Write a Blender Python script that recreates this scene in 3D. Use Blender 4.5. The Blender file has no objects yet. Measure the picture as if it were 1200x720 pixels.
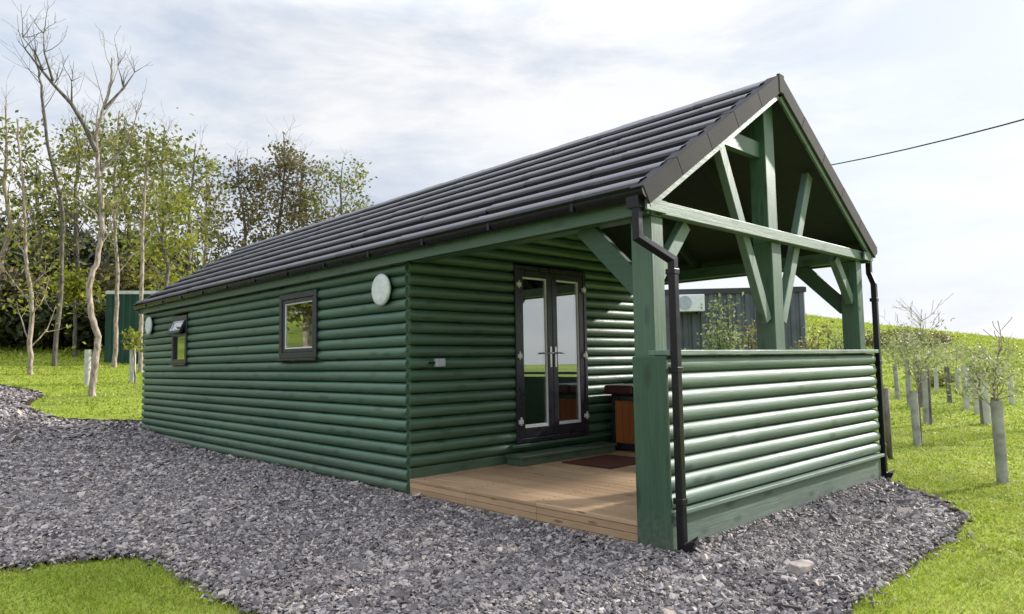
import bpy, bmesh, math, random
import numpy as np
from mathutils import Vector, Matrix, noise as mnoise
R = math.radians
rng = np.random.default_rng(7)
random.seed(7)
scn = bpy.context.scene
col = scn.collection

# ------------------------------------------------------------------ camera
CAM = Vector((-4.35084, -3.01523, 1.38))
FW = Vector((0.68603101, 0.72341874, 0.07763234))
RT = Vector((0.7263968, -0.68707543, -0.01658453))
UP = Vector((-0.04134171, -0.06776939, 0.99684411))
FPX = 819.08
cd = bpy.data.cameras.new("camera"); cam = bpy.data.objects.new("camera", cd); col.objects.link(cam)
M = Matrix.Identity(4)
for i in range(3):
    M[i][0] = RT[i]; M[i][1] = UP[i]; M[i][2] = -FW[i]; M[i][3] = CAM[i]
cam.matrix_world = M
cd.sensor_width = 36; cd.sensor_fit = 'HORIZONTAL'; cd.lens = FPX / 1200 * 36
cd.clip_start = 0.05; cd.clip_end = 3000
scn.camera = cam

def at(u, v, d):
    """world point seen at photo pixel (u, v), at horizontal distance d"""
    k = FW + (u - 600) / FPX * RT - (v - 360) / FPX * UP
    return CAM + k * (d / math.hypot(k.x, k.y))

# ------------------------------------------------------------------ terrain
def sst(a, b, x):
    t = min(1, max(0, (x - a) / (b - a))); return t * t * (3 - 2 * t)
def height(x, y):
    dx, dy = x - CAM.x, y - CAM.y
    r = math.hypot(dx, dy); az = math.degrees(math.atan2(dy, dx))
    if az < -120: az += 360
    u = max(0, r - 13); u1 = min(u, 30); u2 = max(0, u - 30)
    hl = .05 * u1 + .0035 * u1 * u1 + .08 * u2 * math.exp(-u2 / 60)
    Hc = float(np.interp(az, [-60, -20, 0, 10.4, 18.4, 24, 33, 60], [.6, 1.2, 1.7, 2.4, 3.95, 5.2, 5.6, 6]))
    hr = Hc * sst(15, 72, r) - (Hc + 3) * sst(76, 150, r)
    w = sst(38, 62, az) * (1 - sst(110, 150, az))
    h = hl * w + hr * (1 - w)
    if az > 120: h *= 1 - sst(120, 150, az)
    if az < -40: h *= 1 - sst(40, 70, -az)
    return h
def bump(x, y):
    return .05 * mnoise.noise((x * .35, y * .35, 0)) * sst(9, 22, math.hypot(x - 1, y - 3))
def ground_z(x, y): return height(x, y) + bump(x, y) - .04 - .055 * sst(0, .35, -x) * (1 - sst(1.2, 3.0, y)) * sst(-3, -.6, y)

# ------------------------------------------------------------------ helpers
def link(o, parent=None):
    col.objects.link(o)
    if parent is not None: o.parent = parent
    return o
def tag(o, label=None, cat=None, group=None, kind=None):
    if label: o['label'] = label
    if cat: o['category'] = cat
    if group: o['group'] = group
    if kind: o['kind'] = kind
    return o
def thing(name, label, cat, loc=(0, 0, 0), rz=0, group=None):
    o = bpy.data.objects.new(name, None); o.location = loc; o.rotation_euler = (0, 0, rz)
    o.empty_display_size = .1
    link(o); return tag(o, label, cat, group)

class MB:
    def __init__(s): s.v = []; s.f = []; s.sm = []
    def add(s, vs, fs, smooth=False):
        n = len(s.v); s.v += [tuple(p) for p in vs]; s.f += [tuple(i + n for i in f) for f in fs]
        s.sm += [smooth] * len(fs); return s
    def box(s, a, b):
        (x0, y0, z0), (x1, y1, z1) = a, b
        return s.add([(x0,y0,z0),(x1,y0,z0),(x1,y1,z0),(x0,y1,z0),(x0,y0,z1),(x1,y0,z1),(x1,y1,z1),(x0,y1,z1)],
              [(0,3,2,1),(4,5,6,7),(0,1,5,4),(1,2,6,5),(2,3,7,6),(3,0,4,7)])
    def bar(s, p, q, w, d, side=(0, 1, 0)):
        """a straight timber from p to q; d = size along `side`, w = size across it"""
        p, q = Vector(p), Vector(q); t = (q - p).normalized(); e = Vector(side); e = (e - t * e.dot(t)).normalized()
        n = t.cross(e)
        vs = []
        for c in (p, q):
            for a, b in ((-1,-1),(1,-1),(1,1),(-1,1)): vs.append(c + n * (a * w / 2) + e * (b * d / 2))
        return s.add(vs, [(0,1,2,3),(7,6,5,4),(0,4,5,1),(1,5,6,2),(2,6,7,3),(3,7,4,0)])
    def tube(s, pts, rad, n=8, cap=True, smooth=True):
        pts = [Vector(p) for p in pts]
        if not hasattr(rad, '__len__'): rad = [rad] * len(pts)
        base = len(s.v); ref = None
        for i, p in enumerate(pts):
            t = (pts[min(i + 1, len(pts) - 1)] - pts[max(i - 1, 0)]).normalized()
            if ref is None:
                ref = t.cross(Vector((0, 0, 1)) if abs(t.z) < .9 else Vector((1, 0, 0))).normalized()
            ref = (ref - t * ref.dot(t)).normalized(); b = t.cross(ref)
            for k in range(n):
                a = 2 * math.pi * k / n
                s.v.append(tuple(p + (ref * math.cos(a) + b * math.sin(a)) * rad[i]))
        for i in range(len(pts) - 1):
            for k in range(n):
                k2 = (k + 1) % n
                s.f.append((base + i * n + k, base + i * n + k2, base + (i + 1) * n + k2, base + (i + 1) * n + k)); s.sm.append(smooth)
        if cap:
            s.f.append(tuple(base + k for k in reversed(range(n)))); s.sm.append(False)
            e = base + (len(pts) - 1) * n
            s.f.append(tuple(e + k for k in range(n))); s.sm.append(False)
        return s
    def prism(s, poly, axis, a, b, smooth=False):
        """extrude a 2-D polygon along an axis (poly given in the two other axes, in order)"""
        n = len(poly); vs = []
        for c in (a, b):
            for (p, q) in poly:
                vs.append({0: (c, p, q), 1: (p, c, q), 2: (p, q, c)}[axis])
        fs = [tuple(range(n)), tuple(reversed(range(n, 2 * n)))]
        s.add(vs, fs)
        n0 = len(s.v) - 2 * n
        for k in range(n):
            k2 = (k + 1) % n
            s.f.append((n0 + k, n0 + n + k, n0 + n + k2, n0 + k2)); s.sm.append(smooth)
        return s
    def disc(s, c, axis, r, h, n=32):
        c = Vector(c); ax = Vector(axis).normalized()
        return s.tube([c, c + ax * h * .75, c + ax * h], [r, r, r * .92], n)
    def build(s, name, mat, parent=None, bevel=0, fix=True):
        me = bpy.data.meshes.new(name); me.from_pydata(s.v, [], s.f)
        me.polygons.foreach_set('use_smooth', s.sm)
        if fix:
            bm = bmesh.new(); bm.from_mesh(me); bmesh.ops.recalc_face_normals(bm, faces=bm.faces); bm.to_mesh(me); bm.free()
        me.materials.append(mat); me.update()
        o = link(bpy.data.objects.new(name, me), parent)
        if bevel:
            m = o.modifiers.new('bevel', 'BEVEL'); m.width = bevel; m.segments = 2; m.limit_method = 'ANGLE'; m.angle_limit = R(50)
        return o
def fast_mesh(name, verts, nper, faces_per, mat, parent=None, smooth=False):
    """verts (N, nper, 3); every item has the same faces"""
    N = len(verts); fp = np.array(faces_per); k = fp.shape[1]
    me = bpy.data.meshes.new(name)
    V = verts.reshape(-1, 3).astype(np.float32)
    F = (fp[None] + (np.arange(N) * nper)[:, None, None]).reshape(-1, k).astype(np.int32)
    me.vertices.add(len(V)); me.vertices.foreach_set('co', V.ravel())
    me.loops.add(F.size); me.loops.foreach_set('vertex_index', F.ravel())
    me.polygons.add(len(F)); me.polygons.foreach_set('loop_start', np.arange(0, F.size, k, dtype=np.int32))
    me.polygons.foreach_set('loop_total', np.full(len(F), k, dtype=np.int32))
    me.polygons.foreach_set('use_smooth', np.full(len(F), smooth))
    me.update(calc_edges=True); me.validate(); me.materials.append(mat)
    return link(bpy.data.objects.new(name, me), parent)

# ------------------------------------------------------------------ materials
class NT:
    def __init__(s, name):
        s.m = bpy.data.materials.new(name); s.m.use_nodes = True; s.t = s.m.node_tree
        s.b = s.t.nodes['Principled BSDF']; s.out = s.t.nodes['Material Output']
    def n(s, kind, **kw):
        x = s.t.nodes.new('ShaderNode' + kind)
        for k, v in kw.items():
            if k in x.inputs: x.inputs[k].default_value = v
            else: setattr(x, k, v)
        return x
    def l(s, a, b): s.t.links.new(a, b)
    def coords(s, scale=(1, 1, 1), kind='Object'):
        tc = s.n('TexCoord'); mp = s.n('Mapping'); mp.inputs['Scale'].default_value = scale
        s.l(tc.outputs[kind], mp.inputs['Vector']); return mp.outputs[0]
    def noise(s, vec, scale, detail=4, rough=.6, dist=0):
        x = s.n('TexNoise'); x.inputs['Scale'].default_value = scale; x.inputs['Detail'].default_value = detail
        x.inputs['Roughness'].default_value = rough; x.inputs['Distortion'].default_value = dist
        s.l(vec, x.inputs['Vector']); return x.outputs['Fac']
    def ramp(s, fac, stops, interp='LINEAR'):
        x = s.n('ValToRGB'); r = x.color_ramp; r.interpolation = interp
        while len(r.elements) < len(stops): r.elements.new(.5)
        for e, (p, c) in zip(r.elements, stops):
            e.position = p; e.color = (c, c, c, 1) if not hasattr(c, '__len__') else (*c[:3], 1)
        s.l(fac, x.inputs[0]); return x.outputs[0]
    def mix(s, fac, a, b, mode='MIX'):
        x = s.n('Mix', data_type='RGBA', blend_type=mode)
        for sock, v in ((x.inputs[0], fac), (x.inputs[6], a), (x.inputs[7], b)):
            if hasattr(v, 'links'): s.l(v, sock)
            elif hasattr(v, '__len__'): sock.default_value = (*v[:3], 1)
            else: sock.default_value = v
        return x.outputs[2]
    def math(s, op, a, b=0):
        x = s.n('Math', operation=op)
        for sock, v in zip(x.inputs, (a, b)):
            if hasattr(v, 'links'): s.l(v, sock)
            else: sock.default_value = v
        return x.outputs[0]
    def bumpn(s, h, strength=.3, dist=.01):
        x = s.n('Bump'); x.inputs['Strength'].default_value = strength; x.inputs['Distance'].default_value = dist
        s.l(h, x.inputs['Height']); s.l(x.outputs[0], s.b.inputs['Normal'])
    def set(s, color=None, rough=None, spec=None, metal=None):
        if color is not None:
            if hasattr(color, 'links'): s.l(color, s.b.inputs['Base Color'])
            else: s.b.inputs['Base Color'].default_value = (*color, 1)
        if rough is not None:
            if hasattr(rough, 'links'): s.l(rough, s.b.inputs['Roughness'])
            else: s.b.inputs['Roughness'].default_value = rough
        if spec is not None: s.b.inputs['Specular IOR Level'].default_value = spec
        if metal is not None: s.b.inputs['Metallic'].default_value = metal
        return s.m

def green_paint(name, axis, dark=(.018, .060, .030), light=(.066, .146, .078), rough=.36, spec=.9, knots=.6):
    t = NT(name)
    sc = [20, 20, 20]; sc[axis] = .9
    v = t.coords(sc); g = t.noise(v, 2.6, 8, .72, .7)
    sc2 = [3, 3, 3]; sc2[axis] = .35
    big = t.noise(t.coords(sc2), 1.2, 3)
    c = t.ramp(g, [(.32, tuple(.7 * x for x in dark)), (.5, tuple((x + y) / 2 for x, y in zip(dark, light))), (.68, tuple(1.15 * x for x in light))])
    c = t.mix(t.ramp(big, [(.35, 0), (.7, .5)]), c, (light[0] * 1.6, light[1] * 1.25, light[2] * 1.35))
    isl = t.n('NewGeometry').outputs['Random Per Island']
    c = t.mix(.45, c, t.mix(isl, dark, light))
    # mud splashed up from the stones
    sep = t.n('SeparateXYZ'); t.l(t.coords((1, 1, 1)), sep.inputs[0])
    mud = t.math('MULTIPLY', t.ramp(sep.outputs['Z'], [(0, .75), (.34, 0)]), t.ramp(t.noise(t.coords((1, 1, 1)), 26, 5, .75), [(.42, 0), (.62, 1)]))
    c = t.mix(mud, c, (.13, .115, .095))
    # knots showing through the stain
    ks = [7, 7, 7]; ks[axis] = 2.4
    vo = t.n('TexVoronoi'); vo.inputs['Scale'].default_value = 1.0; t.l(t.coords(ks), vo.inputs['Vector'])
    kn = t.ramp(vo.outputs['Distance'], [(.0, 1), (.14, .85), (.26, 0)])
    c = t.mix(t.math('MULTIPLY', kn, knots), c, tuple(.45 * x for x in dark))
    t.set(c, t.ramp(g, [(.25, rough - .08), (.75, rough + .22)]), spec)
    t.bumpn(g, .5, .006)
    return t.m
GSUN = [green_paint('sunlit_green_stain_%s' % a, i, (.060, .118, .082), (.135, .205, .150), .5, .85, .8) for i, a in enumerate('xyz')]  # paler green for the front timbers: sunlight on them painted into the stain
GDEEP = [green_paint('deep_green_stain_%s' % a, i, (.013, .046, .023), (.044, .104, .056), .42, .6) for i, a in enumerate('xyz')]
G = [green_paint('green_stain_%s' % a, i) for i, a in enumerate('xyz')]
def wood_mat(name, axis, a, b, rough=.6, grooves=None):
    t = NT(name); sc = [16, 16, 16]; sc[axis] = .8
    g = t.noise(t.coords(sc), 2, 6, .65, 1.0)
    big = t.noise(t.coords((2, 2, 2)), .9, 3)
    c = t.ramp(g, [(.28, a), (.72, b)])
    c = t.mix(t.ramp(big, [(.4, 0), (.7, .35)]), c, (a[0] * .7, a[1] * .65, a[2] * .6))
    ri = t.n('NewGeometry'); c = t.mix(.4, c, t.ramp(ri.outputs['Random Per Island'], [(0, (a[0]*.75, a[1]*.72, a[2]*.7)), (.5, a), (1, (b[0]*1.1, b[1]*1.1, b[2]*1.1))]))
    ks = [9, 9, 9]; ks[axis] = 2.2
    vo = t.n('TexVoronoi'); vo.inputs['Scale'].default_value = 1.0; t.l(t.coords(ks), vo.inputs['Vector'])
    c = t.mix(t.ramp(vo.outputs['Distance'], [(.0, .8), (.09, .6), (.15, 0)]), c, (a[0] * .35, a[1] * .28, a[2] * .22))
    t.set(c, rough, .3); t.bumpn(g, .25, .004); return t.m
DECK = wood_mat('larch_deck', 1, (.32, .205, .115), (.54, .365, .22))
ORANGE = wood_mat('orange_timber', 2, (.27, .085, .022), (.40, .14, .04), .45)
def plain(name, c, rough=.5, spec=.5, metal=0, nz=.15, scale=9, bmp=0):
    t = NT(name); g = t.noise(t.coords((1, 1, 1)), scale, 5)
    d = tuple(max(0, x * (1 - nz * 1.6)) for x in c); e = tuple(min(1, x * (1 + nz)) for x in c)
    t.set(t.ramp(g, [(.3, d), (.7, e)]), t.ramp(g, [(.3, max(.02, rough - .08)), (.7, min(1, rough + .08))]), spec, metal)
    if bmp: t.bumpn(g, bmp, .005)
    return t.m
UPVC_DARK = plain('anthracite_frame', (.022, .022, .032), .32)
BLACK_PVC = plain('black_pvc', (.010, .010, .012), .3, .3)
WHITE = plain('white_plastic', (.74, .75, .74), .4, nz=.05)
OPAL = plain('opal_lamp_cover', (.70, .73, .70), .35, nz=.1, scale=20)
CHROME = plain('bright_chrome', (.5, .5, .53), .3, metal=1, nz=.03)
GREY_BOX = plain('grey_plastic', (.42, .44, .48), .4)
TUB_LID = plain('burgundy_vinyl', (.055, .012, .014), .45, bmp=.1)
CAVITY = plain('dark_room', (.02, .018, .016), .9)
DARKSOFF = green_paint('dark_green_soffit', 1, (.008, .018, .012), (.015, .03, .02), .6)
def tile_mat():
    t = NT('charcoal_roof_tile'); v = t.coords((1, 1, 1))
    g = t.noise(v, 160, 3); b = t.noise(v, 1.3, 4)
    c = t.ramp(g, [(.3, (.036, .032, .040)), (.7, (.105, .095, .113))])
    c = t.mix(t.ramp(b, [(.4, 0), (.75, .5)]), c, (.10, .093, .103))
    isl = t.n('NewGeometry').outputs['Random Per Island']; c = t.mix(1, c, t.ramp(isl, [(0, .72), (1, 1.0)]), 'MULTIPLY')
    t.set(c, .46, .55); t.bumpn(g, .35, .003); return t.m
TILE = tile_mat()
def verge_mat():
    t = NT('brown_grey_verge_tile'); v = t.coords((1, 1, 1))
    g = t.noise(v, 140, 3); b = t.noise(v, 3, 4)
    c = t.ramp(g, [(.3, (.044, .040, .042)), (.7, (.092, .085, .088))])
    c = t.mix(t.ramp(b, [(.4, 0), (.75, .5)]), c, (.04, .035, .035))
    t.set(c, .85, .12); t.bumpn(g, .3, .003); return t.m
VERGE = verge_mat()
def glass_mat(name, refl, tint=(.02, .022, .022)):
    t = NT(name)
    t.b.inputs['Base Color'].default_value = (*tint, 1); t.b.inputs['Roughness'].default_value = .02
    gl = t.n('BsdfGlossy'); gl.inputs['Roughness'].default_value = .015; gl.inputs['Color'].default_value = (.9, .93, .93, 1)
    tr = t.n('BsdfTransparent'); tr.inputs[0].default_value = (.86, .88, .87, 1)
    mx = t.n('MixShader'); lw = t.n('Fresnel'); lw.inputs['IOR'].default_value = 1.5
    f = t.math('ADD', t.math('MULTIPLY', lw.outputs[0], 1.0), refl)
    f = t.math('MINIMUM', f, .95)
    t.l(f, mx.inputs[0]); t.l(tr.outputs[0], mx.inputs[1]); t.l(gl.outputs[0], mx.inputs[2]); t.l(mx.outputs[0], t.out.inputs[0])
    return t.m
GLASS = glass_mat('coated_window_glass', .33)
def gravel_chip_mat():
    t = NT('slate_chips'); ri = t.n('NewGeometry').outputs['Random Per Island']
    c = t.ramp(ri, [(0, (.042, .037, .037)), (.3, (.10, .089, .090)), (.55, (.195, .172, .172)), (.78, (.34, .302, .29)), (.93, (.54, .49, .455)), (1, (.47, .37, .28))])
    g = t.noise(t.coords((1, 1, 1)), 60, 3)
    c = t.mix(.22, c, t.ramp(g, [(.3, (.10, .09, .092)), (.7, (.36, .325, .315))]))
    # patches where the fines wash warmer
    b = t.noise(t.coords((1, 1, 1)), .55, 3)
    c = t.mix(t.ramp(b, [(.45, 0), (.7, .35)]), c, (.30, .27, .255))
    pz = t.noise(t.coords((1, 1, 1)), 1.6, 4, .65); c = t.mix(t.ramp(pz, [(.38, .28), (.55, 0)]), c, (.09, .08, .08))
    c = t.mix(1, c, (1.0, .982, .965), 'MULTIPLY')
    t.set(c, .68, .25); return t.m
CHIP = gravel_chip_mat()
def gravel_bed_mat():
    t = NT('slate_gravel_bed'); v = t.coords((1, 1, 1))
    vo = t.n('TexVoronoi'); vo.inputs['Scale'].default_value = 30; t.l(v, vo.inputs['Vector'])
    c = t.ramp(vo.outputs['Color'], [(0, (.04, .038, .042)), (.4, (.08, .076, .082)), (.7, (.14, .132, .138)), (1, (.22, .21, .21))])
    e = t.ramp(vo.outputs['Distance'], [(.35, 0), (.75, .75)])
    c = t.mix(e, c, (.03, .029, .033)); t.set(c, .8, .2); t.bumpn(vo.outputs['Distance'], .8, -.02); return t.m
BED = gravel_bed_mat()
def lawn_mat():
    t = NT('lawn_ground'); v = t.coords((1, 1, 1))
    a = t.noise(v, 3.2, 6, .7); b = t.noise(v, .22, 5, .6); f = t.noise(v, 45, 3)
    c = t.ramp(a, [(.32, (.115, .165, .02)), (.52, (.215, .28, .028)), (.72, (.31, .34, .06))])
    c = t.mix(t.ramp(b, [(.4, 0), (.7, .5)]), c, (.25, .28, .05))
    d = t.noise(v, .06, 6, .65); c = t.mix(t.ramp(d, [(.42, .85), (.54, 0)]), c, (.10, .13, .03))
    c = t.mix(t.ramp(f, [(.35, .15), (.6, 0)]), c, (.12, .19, .02))
    t.set(c, .9, .1); t.bumpn(f, .4, .012); return t.m
LAWN = lawn_mat()
def leaf_mat(name, stops, trans=.25, dry=None):
    t = NT(name); ri = t.n('NewGeometry').outputs['Random Per Island']
    c = t.ramp(ri, [(i / (len(stops) - 1), s) for i, s in enumerate(stops)])
    big = t.noise(t.coords((1, 1, 1)), .7, 2)
    c = t.mix(t.ramp(big, [(.35, .0), (.7, .5)]), c, tuple(.75 * x for x in stops[0]))
    if dry:
        dn = t.noise(t.coords((1, 1, 1)), 1.1, 5, .7); c = t.mix(t.ramp(dn, [(.50, 0), (.68, .75)]), c, dry)
        dn = t.noise(t.coords((1, 1, 1)), 2.7, 4, .7); c = t.mix(t.ramp(dn, [(.33, .55), (.47, 0)]), c, tuple(.55 * x for x in stops[0]))
    t.set(c, .55, .25)
    tl = t.n('BsdfTranslucent'); t.l(c, tl.inputs[0]); mx = t.n('MixShader'); mx.inputs[0].default_value = trans
    t.l(t.b.outputs[0], mx.inputs[1]); t.l(tl.outputs[0], mx.inputs[2]); t.l(mx.outputs[0], t.out.inputs[0])
    return t.m
L_OLIVE = leaf_mat('olive_leaves', [(.085, .11, .026), (.17, .19, .042), (.26, .26, .055), (.37, .33, .09)], .4)
L_YELLOW = leaf_mat('yellow_green_leaves', [(.16, .19, .02), (.29, .31, .035), (.46, .41, .06)], .4)
L_DARK = leaf_mat('dark_evergreen_leaves', [(.024, .034, .014), (.05, .062, .022), (.09, .095, .035)], .1)
L_BROWN = leaf_mat('brown_green_leaves', [(.08, .085, .035), (.15, .15, .055), (.23, .16, .08), (.33, .26, .13)], .35)
L_PALE = leaf_mat('pale_sapling_leaves', [(.16, .23, .06), (.29, .35, .11), (.42, .43, .20), (.54, .50, .32)], .3)
L_SAGE = leaf_mat('sage_leaves', [(.10, .15, .04), (.19, .24, .07), (.30, .34, .12), (.40, .42, .20)], .3)
L_BRACKEN = leaf_mat('bracken_leaves', [(.12, .10, .035), (.21, .17, .06), (.20, .24, .05), (.30, .22, .10)], .25)
GRASS = leaf_mat('grass_blades', [(.19, .27, .022), (.32, .405, .036), (.43, .485, .05), (.55, .52, .15)], .4, (.50, .47, .15))
def bark_mat(name, a, b, bands=False):
    t = NT(name); g = t.noise(t.coords((6, 6, 1.5)), 3, 5)
    c = t.ramp(g, [(.35, a), (.65, b)]); t.set(c, .85, .2); t.bumpn(g, .5, .01); return t.m
BARK_PALE = bark_mat('pale_bark', (.16, .12, .09), (.46, .39, .32))
BARK_GREY = bark_mat('grey_bark', (.07, .06, .05), (.20, .18, .15))
BARK_DARK = bark_mat('dark_bark', (.03, .025, .02), (.09, .075, .06))
GUARD = plain('weathered_guard_tube', (.37, .365, .32), .6, .3, nz=.3, scale=5)
GUARD_W = plain('white_guard_tube', (.50, .49, .44), .6, .3, nz=.15, scale=5)
STAKE = bark_mat('stake_wood', (.10, .085, .07), (.22, .19, .16))

# ------------------------------------------------------------------ setting: ground, gravel
GRAVEL = [(4.40,.28),(4.22,.02),(3.94,-.18),(3.28,-.80),(2.62,-1.20),(1.8,-1.30),(.91,-1.3),(.08,-1.33),(-.51,-1.34),(-1.3,-1.55),(-2.0,-2.1),(-2.35,-3.2),(-2.6,-5),
          (-3.9,-5),(-3.4,-2.5),(-2.66,-.3),(-2.47,.80),(-2.56,1.6),(-2.64,2.75),(-3.0,3.02),(-3.53,3.22),(-5,3.6),(-9,4.4),(-16,6),
          (-18,14),(-10,19),(-5,20.6),(-1.31,20.75),(-.72,19.5),(-.62,18.8),(-1.1,17.6),(-1.34,16.7),(-1.2,15.2),(-.95,14.4),(-.4,13.85),(.19,13.3),(1.2,13.05),(2.4,13.0),(4.6,13.0),(4.6,6)]
GP = np.array(GRAVEL)
def inside(P, poly=GP):
    x, y = P[:, 0], P[:, 1]; r = np.zeros(len(P), bool); n = len(poly)
    for i in range(n):
        x0, y0 = poly[i]; x1, y1 = poly[(i + 1) % n]
        c = ((y0 > y) != (y1 > y)) & (x < (x1 - x0) * (y - y0) / (y1 - y0 + 1e-12) + x0)
        r ^= c
    return r
def edge_dist(P, poly=GP):
    d = np.full(len(P), 1e9)
    for i in range(len(poly)):
        a = poly[i]; b = poly[(i + 1) % len(poly)]; ab = b - a
        t = np.clip(((P - a) @ ab) / (ab @ ab), 0, 1)
        d = np.minimum(d, np.hypot(*(P - a - t[:, None] * ab).T))
    return d
radii = list(np.arange(0, 30, .5)) + list(30 * 1.06 ** np.arange(0, 58))
NA = 220; gv = [(1, 3, ground_z(1, 3))]; gf = []
for r in radii[1:]:
    for k in range(NA):
        a = 2 * math.pi * k / NA; x = 1 + r * math.cos(a); y = 3 + r * math.sin(a); gv.append((x, y, ground_z(x, y)))
for k in range(NA): gf.append((0, 1 + k, 1 + (k + 1) % NA))
for i in range(len(radii) - 2):
    for k in range(NA):
        a = 1 + i * NA; k2 = (k + 1) % NA
        gf.append((a + k, a + NA + k, a + NA + k2, a + k2))
mb = MB(); mb.add(gv, gf, True)
tag(mb.build('lawn_ground', LAWN, fix=False), kind='structure')
# gravel bed: a fine sheet laid just above the soil, following the ground
mb = MB(); bm = bmesh.new()
vs = [bm.verts.new((x, y, 0)) for x, y in GRAVEL]; bm.faces.new(vs)
bmesh.ops.triangulate(bm, faces=bm.faces)
for cut in range(5):
    bmesh.ops.subdivide_edges(bm, edges=[e for e in bm.edges if e.calc_length() > .8], cuts=1, use_grid_fill=False)
    bmesh.ops.triangulate(bm, faces=bm.faces)
for v in bm.verts: v.co.z = ground_z(v.co.x, v.co.y) + .02
bmesh.ops.recalc_face_normals(bm, faces=bm.faces)
if sum(f.normal.z for f in bm.faces) < 0: bmesh.ops.reverse_faces(bm, faces=bm.faces)
me = bpy.data.meshes.new('gravel_drive'); bm.to_mesh(me); bm.free(); me.materials.append(BED)
tag(link(bpy.data.objects.new('gravel_drive', me)), kind='structure')

soil = MB()
for run in ([(-1.31,20.75),(-.72,19.5),(-.62,18.8),(-1.1,17.6),(-1.34,16.7),(-1.2,15.2),(-.95,14.4),(-.4,13.85),(.19,13.3),(1.2,13.05),(2.4,13.0)], [(4.3,.1),(3.94,-.18),(3.28,-.80),(2.62,-1.20)]):
    P_ = []
    for (a, b), (c, d) in zip(run, run[1:]):
        for k in range(8): x, y = a + (c - a) * k / 8, b + (d - b) * k / 8; P_.append((x + random.gauss(0, .012), y + random.gauss(0, .012), ground_z(x, y) + .015))
    soil.tube(P_, [.05 * random.uniform(.6, 1.2) for _ in P_], 7)
tag(soil.build('soil_edge', plain('dark_soil', (.045, .03, .018), .95, .1, nz=.4, scale=20, bmp=.5), None), kind='structure')
CAMXY = np.array([CAM.x, CAM.y]); AZ0 = math.atan2(FW.y, FW.x)
def sample(n, r0, r1, want_gravel, spread=R(41)):
    r = np.sqrt(rng.uniform(r0 * r0, r1 * r1, n)); a = AZ0 + rng.uniform(-spread, spread, n)
    P = CAMXY + np.stack([r * np.cos(a), r * np.sin(a)], 1)
    w = rng.normal(0, .05, (n, 2)) * np.where(rng.random(n) < .05, 2.2, 1)[:, None] * (1 if want_gravel else .7)
    g = inside(P + w)
    keep = g if want_gravel else ~g
    cab = (P[:, 0] > -.02) & (P[:, 0] < 4.2) & (P[:, 1] > -.02) & (P[:, 1] < 12.4)
    return P[keep & ~cab]
def rot_mats(n, tilt):
    yaw = rng.uniform(0, 2 * np.pi, n); tx = rng.normal(0, tilt, n); ty = rng.normal(0, tilt, n)
    cz, sz = np.cos(yaw), np.sin(yaw); cx, sx = np.cos(tx), np.sin(tx); cy, sy = np.cos(ty), np.sin(ty)
    Z = np.zeros(n); O = np.ones(n)
    Rz = np.stack([cz, -sz, Z, sz, cz, Z, Z, Z, O], 1).reshape(n, 3, 3)
    Rx = np.stack([O, Z, Z, Z, cx, -sx, Z, sx, cx], 1).reshape(n, 3, 3)
    Ry = np.stack([cy, Z, sy, Z, O, Z, -sy, Z, cy], 1).reshape(n, 3, 3)
    return Rx @ Ry @ Rz
parts = []
for n, r0, r1, s in ((160000, 3.0, 6.5, .0128), (160000, 6.5, 10, .0155), (110000, 10, 15, .021), (70000, 15, 26, .032)):
    P = sample(n, r0, r1, True); m = len(P)
    base = np.array([(-1,-1,-1),(1,-1,-1),(1,1,-1),(-1,1,-1),(-1,-1,1),(1,-1,1),(1,1,1),(-1,1,1)], float)
    V = base[None] * (1 + rng.uniform(-.45, .25, (m, 8, 3)))
    V[:, 4:, :2] *= rng.uniform(.45, .9, (m, 1, 1))
    k = s * np.exp(rng.normal(0, .42, m))
    V *= np.stack([k, k * rng.uniform(.5, .85, m), k * rng.uniform(.18, .45, m)], 1)[:, None]
    V = np.einsum('nij,nkj->nki', rot_mats(m, .5), V)
    z = np.array([ground_z(x, y) for x, y in P]) + .02 + rng.uniform(0, .034, m)
    V += np.concatenate([P, z[:, None]], 1)[:, None]
    parts.append(V)
chips = fast_mesh('gravel_chips', np.concatenate(parts), 8, [(0,3,2,1),(4,5,6,7),(0,1,5,4),(1,2,6,5),(2,3,7,6),(3,0,4,7)], CHIP)
tag(chips, 'grey and purple slate chippings spread over the drive around the cabin', 'gravel', kind='stuff')
# grass blades
parts = []
for n, r0, r1, hgt, wd in ((110000, 2.2, 6, .026, .0032), (120000, 6, 10, .028, .0055), (90000, 10, 16, .032, .009), (80000, 16, 30, .045, .018), (110000, 30, 75, .12, .04)):
    P = sample(n, r0, r1, False, R(42))
    tuft = np.array([mnoise.noise((x * 3, y * 3, 1)) for x, y in P]); m = len(P)
    h = hgt * np.clip(1 + .4 * tuft, .5, 1.6) * rng.uniform(.6, 1.35, m)
    a = rng.uniform(0, 2 * np.pi, m); w = wd * rng.uniform(.7, 1.4, m)
    h *= np.where(rng.random(m) < .05, rng.uniform(1.5, 2.4, m), 1); lean = rng.normal(0, .6, (m, 2)) * h[:, None]
    z = np.array([ground_z(x, y) for x, y in P]) - .006
    side = np.stack([np.cos(a) * w, np.sin(a) * w, np.zeros(m)], 1)
    c = np.concatenate([P, z[:, None]], 1)
    mid = c + np.concatenate([lean * .35, (h * .6)[:, None]], 1); tip = c + np.concatenate([lean, h[:, None]], 1)
    parts.append(np.stack([c - side, c + side, mid + side * .8, mid - side * .8, tip, tip], 1)[:, :5])
V = np.concatenate(parts)
V = np.concatenate([V, V[:, 4:5]], 1)
V[:, 5] += np.array([.0015, 0, 0])
gr = fast_mesh('lawn_grass', V, 6, [(0,1,2,3),(3,2,5,4)], GRASS)
tag(gr, 'short bright green grass of the lawns beside the gravel', 'grass', kind='stuff')

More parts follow.
